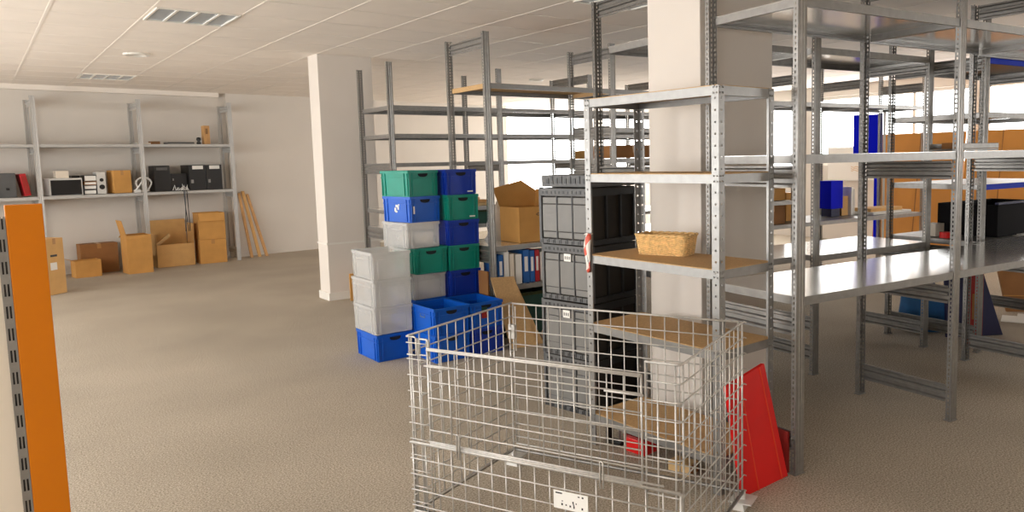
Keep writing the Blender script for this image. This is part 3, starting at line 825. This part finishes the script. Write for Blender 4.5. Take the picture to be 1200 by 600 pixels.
m.build('coil', M['wood'], t, smooth=True)
m = MB(); m.tube([(-.05,0,.1),(0,0,.11),(.05,0,.1)], .008, 8); m.build('tie', M['black'], t)

# things on the rear left rack seen past the crates
def LW(o, x, y): a = R(-1.4); return (o[0]+x*math.cos(a)-y*math.sin(a), o[1]+x*math.sin(a)+y*math.cos(a))
L3 = (3.26,7.129)
def simple(name, label, cat, pos, z, rz, parts, group=None):
    t = thing(name, label, cat, (pos[0],pos[1],z), R(rz), group)
    for nm, mt, bxs in parts: B1(nm, mt, t, *bxs, bevel=.003)
    return t
simple('timber_offcut', 'bundle of pale timber offcuts on the rear rack behind the crates', 'wood', LW(L3,.72,.10), 1.022, -1.4,
       [('offcut', M['woodlight'], [(0,.45,0,.08,0,.03)]), ('offcut', M['wood'], [(.05,.40,.02,.10,.033,.06)]), ('offcut', M['woodlight'], [(.12,.3,.01,.06,.063,.09)])])
simple('document_tray', 'dark green tray on the rear rack below the timber offcuts', 'tray', LW(L3,.72,.08), .832, -1.4,
       [('tray', M['greencloth'], [(0,.46,0,.35,0,.12)]), ('rim', M['moss'], [(-.005,.465,-.005,.355,.121,.135)])])
carton('flat brown carton lying on the far rack, seen left of the pillar', LW(L3,2.60,.12), .50, .4, .10, -4, 1.503, M['carton'], tape=True)
carton('sloping brown carton on the rack, partly behind the shelf unit back post', LW((3.261,5.315),1.40,.10), .45, .35, .12, -3, 1.503, M['carton_dark'])
# cardboard leaning behind the far pillar and a strip by the clear crates
o = B1('cardboard_strip', M['carton'], None, (0,.16,0,.02,.001,.30), loc=(3.13,8.1,0), rz=R(-4)); tag(o, 'upright cardboard strip at the far pillar foot beside the clear crates', 'cardboard')
simple('flattened_carton', 'small flattened carton on the floor behind the far pillar', 'cardboard', (5.0,12.35), 0, 20,
       [('sheet', M['carton'], [(-.3,.25,-.2,.2,0,.05)]), ('sheet', M['carton_pale'], [(-.42,.15,-.18,.15,.053,.07)])])

# ------------------------------------------------------------------ orange gondola at the left edge
gd = thing('gondola_shelving', 'orange end upright of a cream gondola shelf at the left edge', 'shelving', (.06,2.12,0), 0)
B1('end_panel', M['orange'], gd, (-.009,.0595,0,.03,0,1.425), bevel=.002)
m = MB()
strip(m, (-.0275,.002,0), (1,0,0), [.004,.0035,.003,.0035,.004], 1.40, .05, .028, holes=(1,3))
m.build('slotted_upright', M['zinc'], gd, solid=.0015)
B1('upright_core', M['black'], gd, (-.0265,-.0095,.012,.03,0,1.395))
B1('back_panel', M['cream'], gd, (-1.2,-.028,.008,.022,.06,1.40))
B1('base_shelf', M['cream'], gd, (-1.2,-.03,.032,.48,.02,.14))
B1('rear_shelf', M['cream'], gd, (-1.2,-.03,.032,.42,.55,.58),(-1.2,-.03,.032,.42,1.0,1.03))
B1('end_panel', M['orange'], gd, (-1.27,-1.205,0,.03,0,1.425), bevel=.002)

# ------------------------------------------------------------------ contents of the back wall shelving
def U(px):    # position along the wall from the picture column, fitted once
    return .25+(px-46)*(1.257/123) if px < 169 else 1.507+(px-169)*(1.275/105)
def WP(px, v): p = W(U(px), v); return (p.x,p.y)
ZS = 1.147; PM = 80.0
WD_ = math.degrees(WA)
def wl(px, v=.44): return W(U(px), v)
def onwall(name, label, cat, px0, px1, hpx, v, depth, parts, z=ZS, group=None, rz=0):
    """parts get (w,h,depth) and return boxes"""
    w = U(px1)-U(px0); h = hpx/PM; p = wl(px0, v)
    t = thing(name, label, cat, (p.x,p.y,z), WA+R(rz), group)
    for nm, mt, fn in parts: B1(nm, mt, t, *fn(w,h,depth), bevel=.004)
    return t
full = lambda w,h,d: [(0,w,0,d,0,h)]
onwall('storage_box', 'dark red upright storage box at the far left of the wall shelf', 'box', -16,2, 27, .44, .3, [('box_body', M['binder_red'], full), ('label', M['paper'], lambda w,h,d:[(w*.3,w*.7,-.002,0,h*.5,h*.8)])])
onwall('grey_case', 'grey-brown case between two red storage boxes on the wall shelf', 'case', 3.5,22, 26, .42, .28, [('case_body', M['gray_mid'], full), ('clasp', M['black'], lambda w,h,d:[(w*.4,w*.6,-.006,0,h*.3,h*.4)])])
t = thing('storage_box', 'dark red box tilted against the grey case on the wall shelf', 'box', wl(30.5,.44)+Vector((0,0,ZS)), WA, None); t.rotation_euler = (0,R(-9),WA)
B1('box_body', M['binder_red'], t, (-.0,.07,0,.28,.012,.31), bevel=.004); B1('spine', M['reddark'], t, (.01,.06,-.003,0,.04,.28))
onwall('printer', 'black microwave-sized machine with a silver surround on the wall shelf', 'machine', 57,95, 19, .46, .36,
       [('casing', M['bezel'], full), ('front', M['black'], lambda w,h,d:[(w*.04,w*.96,-.006,0,h*.03,h*.9)])])
p = wl(66,.42)
carton('small cream box on top of the black machine', (p.x,p.y), .15, .14, .10, WD_, ZS+19/PM+.002, M['cream'], tape=False)
onwall('toner_pack', 'flat black pack on the right of the machine top', 'pack', 84,94, 2.6, .40, .15, [('pack', M['black'], full), ('strap', M['zinc'], lambda w,h,d:[(w*.45,w*.55,-.001,d,h,h+.002)])], z=ZS+19/PM+.002)
for k, (a, hh, mt, lb) in enumerate(((0,.07,'blackbox','bottom black book'),(.072,.06,'gray_mid','grey book'),(.134,.05,'carton_dark','brown book'),(.186,.09,'blackbox','dark box with a pale band, topmost of the stack'))):
    p = wl(97+k*.4,.42); t = thing('stacked_book', ['bottom black book in the stack right of the machine','grey book second in the stack right of the machine','brown book third in the stack right of the machine','dark box topmost on the book stack right of the machine'][k], 'book', (p.x,p.y,ZS+a), WA, 'book stack on the wall shelf')
    B1('cover', M[mt], t, (0,.15,0,.2,0,hh-.002)); B1('pages', M['paper'], t, (.006,.144,-.002,0,.008,hh-.012))
t = onwall('white_speaker', 'upright white speaker with two dark cones on the wall shelf', 'speaker', 113,124, 25, .42, .2, [('cabinet', M['bezel'], full)])
for zc_, rr in ((.10,.035),(.20,.025)):
    m = MB(); m.tube([(.06,-.004,zc_),(.06,.004,zc_)], rr, 16); m.build('cone', M['black'], t)
p = wl(133,.43); carton('brown cardboard box on the wall shelf, left of the middle post', (p.x,p.y), .235, .26, .33, WD_+4, ZS, M['carton'])
# coiled white cable
p = wl(170.5,.36); m = MB()
m.tube([(.02+.10*math.cos(a)*(1+.1*math.sin(3*a)),.02*math.sin(a*1.5),.115+.105*math.sin(a)) for a in [i*.33 for i in range(36)]], .011, 6)
m.tube([(-.12,-.05,.012),(-.05,-.05,.10),(.0,-.02,.17)], .012, 6); m.box(-.13,-.05,-.09,-.03,0,.04)
o = m.build('cable_coil', M['cable'], None, (p.x,p.y,ZS), WA, smooth=False); tag(o, 'white coiled cable beside the middle post of the wall shelf', 'cable')
onwall('black_speaker', 'tall black speaker on the wall shelf right of the white cable', 'speaker', 183,201, 31, .42, .26, [('cabinet', M['blackbox'], full), ('top_grille', M['gray_mid'], lambda w,h,d:[(w*.15,w*.85,-.004,0,h*.82,h*.93)])])
t = onwall('amplifier', 'low black electronic unit with dangling cables on the wall shelf', 'machine', 202,221, 21, .38, .24, [('casing', M['blackbox'], full), ('dial', M['zinc'], lambda w,h,d:[(w*.12,w*.2,-.008,0,h*.6,h*.72)])])
m = MB()
for k in range(9):
    x = .0+.022*k; y = -.03-.02*random.random()
    m.tube([(x,y,.01),(x+.03*random.uniform(-1,1),y-.02,.05+.06*random.random()),(x+.05*random.uniform(-1,1),y,.012)], .006, 5)
p = wl(205,.44); o = m.build('cable_tangle', M['cable'], None, (p.x,p.y,ZS), WA); tag(o, 'tangle of pale and dark cables in front of the black units', 'cable')
for k, (a, b, lb) in enumerate(((222,242,'black case with a white top label, left one of two beside the right post'),(242.5,262,'black case with a white top label, right one beside the right post'))):
    onwall('black_case', lb, 'case', a,b, 31, .45, .36, [('casing', M['blackbox'], full), ('top_label', M['paper'], lambda w,h,d:[(w*.22,w*.86,-.004,0,h*.83,h*.97)]), ('grip', M['zinc'], lambda w,h,d:[(w*.1,w*.25,-.008,0,h*.28,h*.42)])])
m = MB()
for x0, sw in ((0,.03),(.03,-.02),(.05,.01)):
    m.tube([(x0,.0,.0),(x0+sw*.3,-.015,-.02),(x0+sw*.5,-.012,-.2),(x0+sw,-.01,-.42),(x0+sw*1.4,.0,-.62)], .006, 5)
p = wl(211,.545); o = m.build('hanging_cable', M['black'], None, (p.x,p.y,ZS+.004), WA); tag(o, 'dark cables hanging down from the wall shelf into the open box', 'cable')
# upper level
ZU = 1.854
onwall('document_folder', 'thin white folder lying flat on the upper wall shelf', 'folder', 166,182, 1.6, .42, .3, [('cover', M['paper'], full), ('pages', M['cream'], lambda w,h,d:[(.01,w-.01,-.002,0,.004,h-.004)])], z=ZU)
onwall('brown_pouch', 'small brown pouch on the upper wall shelf', 'pouch', 184,194, 3.6, .36, .14, [('pouch', M['carton_dark'], full), ('flap', M['boardedge'], lambda w,h,d:[(.01,w-.01,-.004,0,h*.5,h)])], z=ZU)
onwall('flat_case', 'long flat grey-brown case on the upper wall shelf', 'case', 201,232, 2.6, .42, .2, [('case', M['gray_mid'], full), ('edge', M['zinc'], lambda w,h,d:[(0,w,-.003,0,0,h*.3)])], z=ZU)
p = wl(239,.36); m = MB(); m.lathe([(.03,0),(.035,.02),(.02,.045),(.036,.07),(.03,.1),(.0001,.11)], 14); o = m.build('dark_knob', M['black'], None, (p.x,p.y,ZU), 0, smooth=True); tag(o, 'small round dark knob on the upper wall shelf', 'knob')
onwall('wooden_block', 'upright wooden block on the upper wall shelf near the corner', 'wood', 245,252.5, 23, .38, .1, [('block', M['wood'], full), ('slot', M['boardedge'], lambda w,h,d:[(w*.3,w*.7,-.002,0,h*.55,h*.85)])], z=ZU)

# cartons on the floor along the back wall
t = carton('tall brown carton with a white sticker, beside the orange upright', (.615,11.12), .25, .3, .68, 40, 0, M['carton_pale'])
B1('sticker', M['paper'], t, (.05,.14,-.002,0,.30,.39)); B1('hand_hole', M['black'], t, (.06,.15,-.002,0,.46,.485))
carton('small carton half hidden behind the tall carton', (.34,11.66), .15, .16, .70, 20, 0, M['carton'])
carton('small brown carton with an open flap on the floor', (1.02,12.62), .31, .25, .235, 8, 0, M['carton'], {'l':(70,.12)})
carton('low dark brown box against the back wall under the shelf', (1.12,12.98), .47, .25, .43, 5, 0, M['carton_dark'])
t = carton('upright brown carton with a tall left flap, in front of the shelf post', (1.635,12.50), .315, .32, .55, 6, 0, M['carton'], {'l':(12,.22),'b':(110,.15),'f':(172,.05)})
t = carton('wide open brown box with its back flap up, under the shelf', (2.075,12.95), .52, .36, .34, 4, 0, M['carton_pale'], {'b':(4,.36),'l':(-6,.16),'r':(2,.30)})
m = MB(); m.hexa([(.0,.10,.35),(.04,.10,.32),(.04,.13,.32),(.0,.13,.35)],[(.19,.10,.50),(.21,.10,.46),(.21,.13,.46),(.19,.13,.50)])
o = m.build('timber_stick', M['woodlight'], None, (2.09,12.97,0), R(4)); tag(o, 'short pale stick poking out of the wide open box', 'wood')
carton('lower brown carton of the two stacked by the back corner', (2.66,12.93), .38, .34, .375, 0, 0, M['carton'])
carton('upper brown carton of the two stacked by the back corner', (2.665,12.94), .38, .34, .41, 1, .377, M['carton'], {'f':(165,.13),'b':(100,.1)})
for k, (u, v, du, h, wd, lb) in enumerate(((2.94,.34,-.05,1.06,.045,'left dark plank of those leaning in the back corner'),(3.06,.36,-.11,1.09,.05,'middle plank of those leaning in the back corner'),(3.18,.36,-.16,1.04,.045,'right plank of those leaning in the back corner'))):
    a = W(u+.1,v); b = W(u+.1+wd,v); c = W(u+du+.1+wd*.9,.105); d = W(u+du+.1,.105)
    leaning_board('wooden_plank', lb, 'plank', M['wood'] if k != 1 else M['carton_pale'], [(a.x,a.y,.001),(b.x,b.y,.001),(c.x,c.y,h),(d.x,d.y,h)], .022, group='planks leaning in the back corner')

# ------------------------------------------------------------------ far right background
def RL(x, y): return RW(x, y)
CB = 'tall cardboard sheets along the far right'
for k, (y, wd, hh, mt, lb) in enumerate(((6.30,1.28,1.78,'carton_orange','leftmost tall orange-brown cardboard sheet beyond the white bench'),(5.0,.98,1.78,'carton_orange','second tall orange-brown cardboard sheet from the left, beyond the bench'),
     (4.0,.95,1.74,'carton_dark','darker brown cardboard sheet with a white paper on it'),(3.0,.97,1.76,'carton_orange','rightmost tall cardboard sheet at the picture edge'))):
    t, q, n = leaning_board('cardboard_sheet', lb, 'cardboard', M[mt], [(10.6,y,.001),(10.6,y-wd,.001),(10.85,y-wd,hh),(10.85,y,hh)], .03, group=CB)
    m = MB(); m.hexa([on_quad(q,n,.49,0,.001),on_quad(q,n,.50,0,.001),on_quad(q,n,.50,0,.004),on_quad(q,n,.49,0,.004)],[on_quad(q,n,.49,1,.001),on_quad(q,n,.50,1,.001),on_quad(q,n,.50,1,.004),on_quad(q,n,.49,1,.004)])
    m.build('fold', M['carton_dark'], t)
    if k == 2:
        m = MB(); m.add([on_quad(q,n,u,v,.006) for u, v in ((.35,.78),(.95,.78),(.95,1.0),(.35,1.0))], [(0,1,2,3)]); m.build('paper', M['paper'], t, solid=.002)
# blue boards standing on the bench and hanging behind
t = thing('partition_screen', 'tall royal blue screen board standing behind the racks', 'screen', (9.0,5.6,0), R(-60))
B1('screen_board', M['royal'], t, (-.02,.34,0,.02,1.42,2.0)); B1('banner_strip', M['royal'], t, (.24,.31,0,.02,.3,1.41)); B1('pole', M['bezel'], t, (.345,.375,0,.02,0,2.02)); B1('foot', M['bezel'], t, (-.02,.375,-.18,.2,0,.02))
simple('blue_bag', 'royal blue bag standing on the white bench', 'bag', RL(6.78,5.62), .803, -6, [('bag_body', M['royal'], [(0,.2,0,.16,.09,.40)]), ('bag_base', M['navy'], [(.02,.16,0.01,.15,0,.089)])])
carton('narrow pinkish-brown cardboard piece leaning beside the blue bag on the bench', RL(7.01,5.66), .11, .03, .22, -6, .803, M['carton_pale'], tape=False)
simple('white_folder_stack', 'upright white folders on the bench right of the blue bag', 'folder', RL(7.15,5.64), .803, -6, [('folder', M['paper'], [(0,.03,0,.22,0,.32)]), ('folder', M['bezel'], [(.035,.06,0,.22,0,.30)])])
carton('brown carton with a white band at the left end of the bench', RL(6.05,5.6), .24, .25, .30, -6, .803, M['carton'], tape=True)
simple('white_tray', 'long white and brown tray on the bench in front of the cardboard sheets', 'tray', RL(7.32,5.47), .803, -6, [('tray', M['paper'], [(0,.7,0,.3,0,.03)]), ('packing', M['carton_pale'], [(.02,.6,.05,.28,.031,.07)])])
carton('brown carton on the upper small shelf left of the bench', RL(5.50,5.43), .36, .4, .12, -6, 1.043, M['carton'])
carton('dark brown carton on the lower small shelf left of the bench', RL(5.50,5.43), .36, .4, .2, -6, .803, M['carton_dark'])
carton('white flat box topmost on the small shelves left of the bench', RL(5.50,5.43), .38, .4, .07, -6, 1.223, M['paper'], tape=False)
# whiteboard with pen marks on the right wall
t = thing('whiteboard', 'white notice board with pale handwriting on the far right wall', 'board', (XR-.012,6.75,1.05), 0)
B1('board_face', M['paper'], t, (-.02,0,0,1.1,0,.55)); B1('board_frame', M['bezel'], t, (-.026,0,-.02,1.12,-.02,-.001),(-.026,0,-.02,1.12,.551,.57))
m = MB()
for k in range(3):
    pts = [(-.022,.25+.03*i,.16+.03*k+.01*math.sin(i*1.9+k)) for i in range(14)]
    m.tube(pts, .004, 4)
m.build('handwriting', M['carton_pale'], t)
# things on the blue-beam rack
simple('black_crate', 'large black crate holding papers on the blue-beam rack', 'crate', RL(5.78,3.2), .833, -6,
       [('crate_body', M['matteblack'], [(0,.8,0,.02,0,.25),(0,.8,.48,.5,0,.25),(0,.02,.02,.48,0,.25),(.78,.8,.02,.48,0,.25),(.02,.78,.02,.48,0,.01)]), ('rim', M['navy'], [(-.01,.81,-.01,.02,.251,.27)])])
simple('paper_pile', 'loose white papers lying in front of the black crate', 'paper', RL(5.98,3.145), .833, -6, [('sheet', M['paper'], [(0,.25,0,.045,0,.004)]), ('sheet', M['paper'], [(.05,.3,.0,.04,.005,.012)])])
m = MB(); m.lathe([(.018,0),(.045,0),(.045,.045),(.018,.045),(.018,0)], 20); o = m.build('tape_roll', M['red'], None, (*RL(5.50,3.45),.833), 0); tag(o, 'red roll of tape on the deck left of the black crate', 'tape')
carton('small white box behind the red tape roll', RL(5.52,3.55), .12, .1, .10, -6, .833, M['cream'], tape=False)
simple('wire_basket_tray', 'dark wire tray of clutter on the eye-height deck at right', 'tray', RL(4.30,2.62), 1.503, -6,
       [('tray', M['zinc_dark'], [(0,.42,0,.2,0,.012),(0,.42,0,.004,.013,.045),(0,.42,.196,.2,.013,.045)]), ('clutter', M['carton_dark'], [(.05,.12,.05,.15,.013,.05),(.2,.33,.03,.16,.013,.04)])]) 
# below the right decks
def soft_bag(label, pos, rz, w, d, h):
    t = thing('shopping_bag', label, 'bag', (pos[0],pos[1],0), R(rz), None)
    m = MB(); n = 8; vs = []; rows = 7
    for j in range(rows):
        f = j/(rows-1); pinch = 1-.02*f+.04*math.sin(5*f)
        for k in range(24):
            a = 2*math.pi*k/24; x = abs(math.cos(a))**.5*math.copysign(1,math.cos(a)); y = abs(math.sin(a))**.5*math.copysign(1,math.sin(a))
            vs.append((w/2*x*pinch,d/2*y*(1-.2*f)+.01*math.sin(9*f+k),h*f))
    m.add(vs, [(j*24+k,j*24+(k+1)%24,(j+1)*24+(k+1)%24,(j+1)*24+k) for j in range(rows-1) for k in range(24)]+[tuple(range(24))[::-1]])
    m.build('bag_body', M['teal'], t, smooth=True)
    for y in (-d/5,d/5):
        q = MB(); q.tube([(-w*.2,y,h-.01),(-w*.15,y,h+.08),(w*.15,y,h+.08),(w*.2,y,h-.01)], .008, 6); q.build('handle', M['navy'], t)
soft_bag('teal blue plastic bag standing on the carpet behind the rack rails', RL(5.80,3.80), -60, .42, .16, .32)
t, q, n = leaning_board('navy_board', 'large navy board with a sloping edge standing under the blue-beam rack', 'board', M['navy'], [(6.03,2.90,.001),(6.43,2.63,.001),(6.24,2.79,.74),(6.03,2.94,.74)], .02)
simple('red_carton', 'narrow dull red carton standing between the dark rack posts', 'box', RL(5.60,3.30), 0, -50, [('box_body', M['reddark'], [(0,.10,0,.06,0,.62)]), ('label', M['carton_dark'], [(.02,.06,-.003,0,.2,.4)])])
t, q, n = leaning_board('cardboard_sheet', 'big brown corrugated panel low at the right edge, on the floor', 'cardboard', M['carton_dark'], [(7.4,3.0,.001),(8.2,2.0,.001),(8.35,2.1,.65),(7.5,3.2,.65)], .03)
m = MB()
for v in (.06,.14,.22): m.tube([on_quad(q,n,0,v,.003),on_quad(q,n,1,v,.003)], .006, 5)
m.build('corrugation', M['carton'], t)
simple('paper_sheet', 'white paper sheets scattered on the carpet at the right edge', 'paper', (7.0,2.66), .001, 20, [('sheet', M['paper'], [(0,.30,0,.21,0,.002)]), ('sheet', M['paper'], [(.12,.42,-.12,.09,.003,.005)])])

# ------------------------------------------------------------------ ceiling fittings
def ceiling_light(label, x, y, group='recessed louvre lights'):
    t = thing('ceiling_light', label, 'light', (x,y,ZC-.012), 0, group)
    m = MB(); s = .585; a = .0
    m.box(0,s,0,.015,0,.0115); m.box(0,s,s-.015,s,0,.0115); m.box(0,.015,.015,s-.015,0,.0115); m.box(s-.015,s,.015,s-.015,0,.0115); m.build('frame', M['vent'], t)
    B1('reflector', M['louvre'], t, (.016,s-.016,.016,s-.016,.009,.0115))
    m = MB()
    for k in (1,2,3): m.box(s*k/4-.009,s*k/4+.009,.016,s-.016,.002,.0088)
    m.build('divider', M['vent'], t)
ceiling_light('square louvred ceiling light nearest, at the upper left', .536+.61+.012, 6.45+.012)
ceiling_light('square louvred ceiling light far off above the wall shelving', .536+.61+.012, 6.45+.61*8+.012)
ceiling_light('square louvred ceiling light above the rack left of the near pillar', .536+.61*5+.012, 6.45-.61*4+.012)
def ceiling_vent(label, x, y, r):
    t = thing('ceiling_vent', label, 'vent', (x,y,ZC-.022), 0)
    m = MB(); m.lathe([(r*.62,.021),(r*.7,.004),(r*.86,0),(r,.012),(r,.021)], 32); m.build('ring', M['vent'], t, smooth=True)
    m = MB(); m.lathe([(.001,.0205),(r*.62,.0205),(r*.62,.0215),(.001,.0215)], 32); m.build('opening', M['gray_mid'], t)
ceiling_vent('round white ceiling vent above the clear floor, left', 1.43, 9.2, .125)
ceiling_vent('round white ceiling vent above the rear racks', 6.56, 9.32, .11)

# ------------------------------------------------------------------ light
wld = bpy.data.worlds.new('sky'); S.world = wld; wld.use_nodes = True
nt = wld.node_tree; bg = nt.nodes['Background']
bg.inputs['Color'].default_value = (1.0,.995,.98,1); bg.inputs['Strength'].default_value = 4.6

S.view_settings.view_transform = 'Standard'; S.view_settings.look = 'None'
S.view_settings.gamma = 1; S.view_settings.use_curve_mapping = False
S.view_settings.exposure = 0.95
S.cycles.max_bounces = 10; S.cycles.diffuse_bounces = 6; S.cycles.glossy_bounces = 4; S.cycles.transparent_max_bounces = 16
S.cycles.use_denoising = True
S.cycles.caustics_reflective = False; S.cycles.caustics_refractive = False
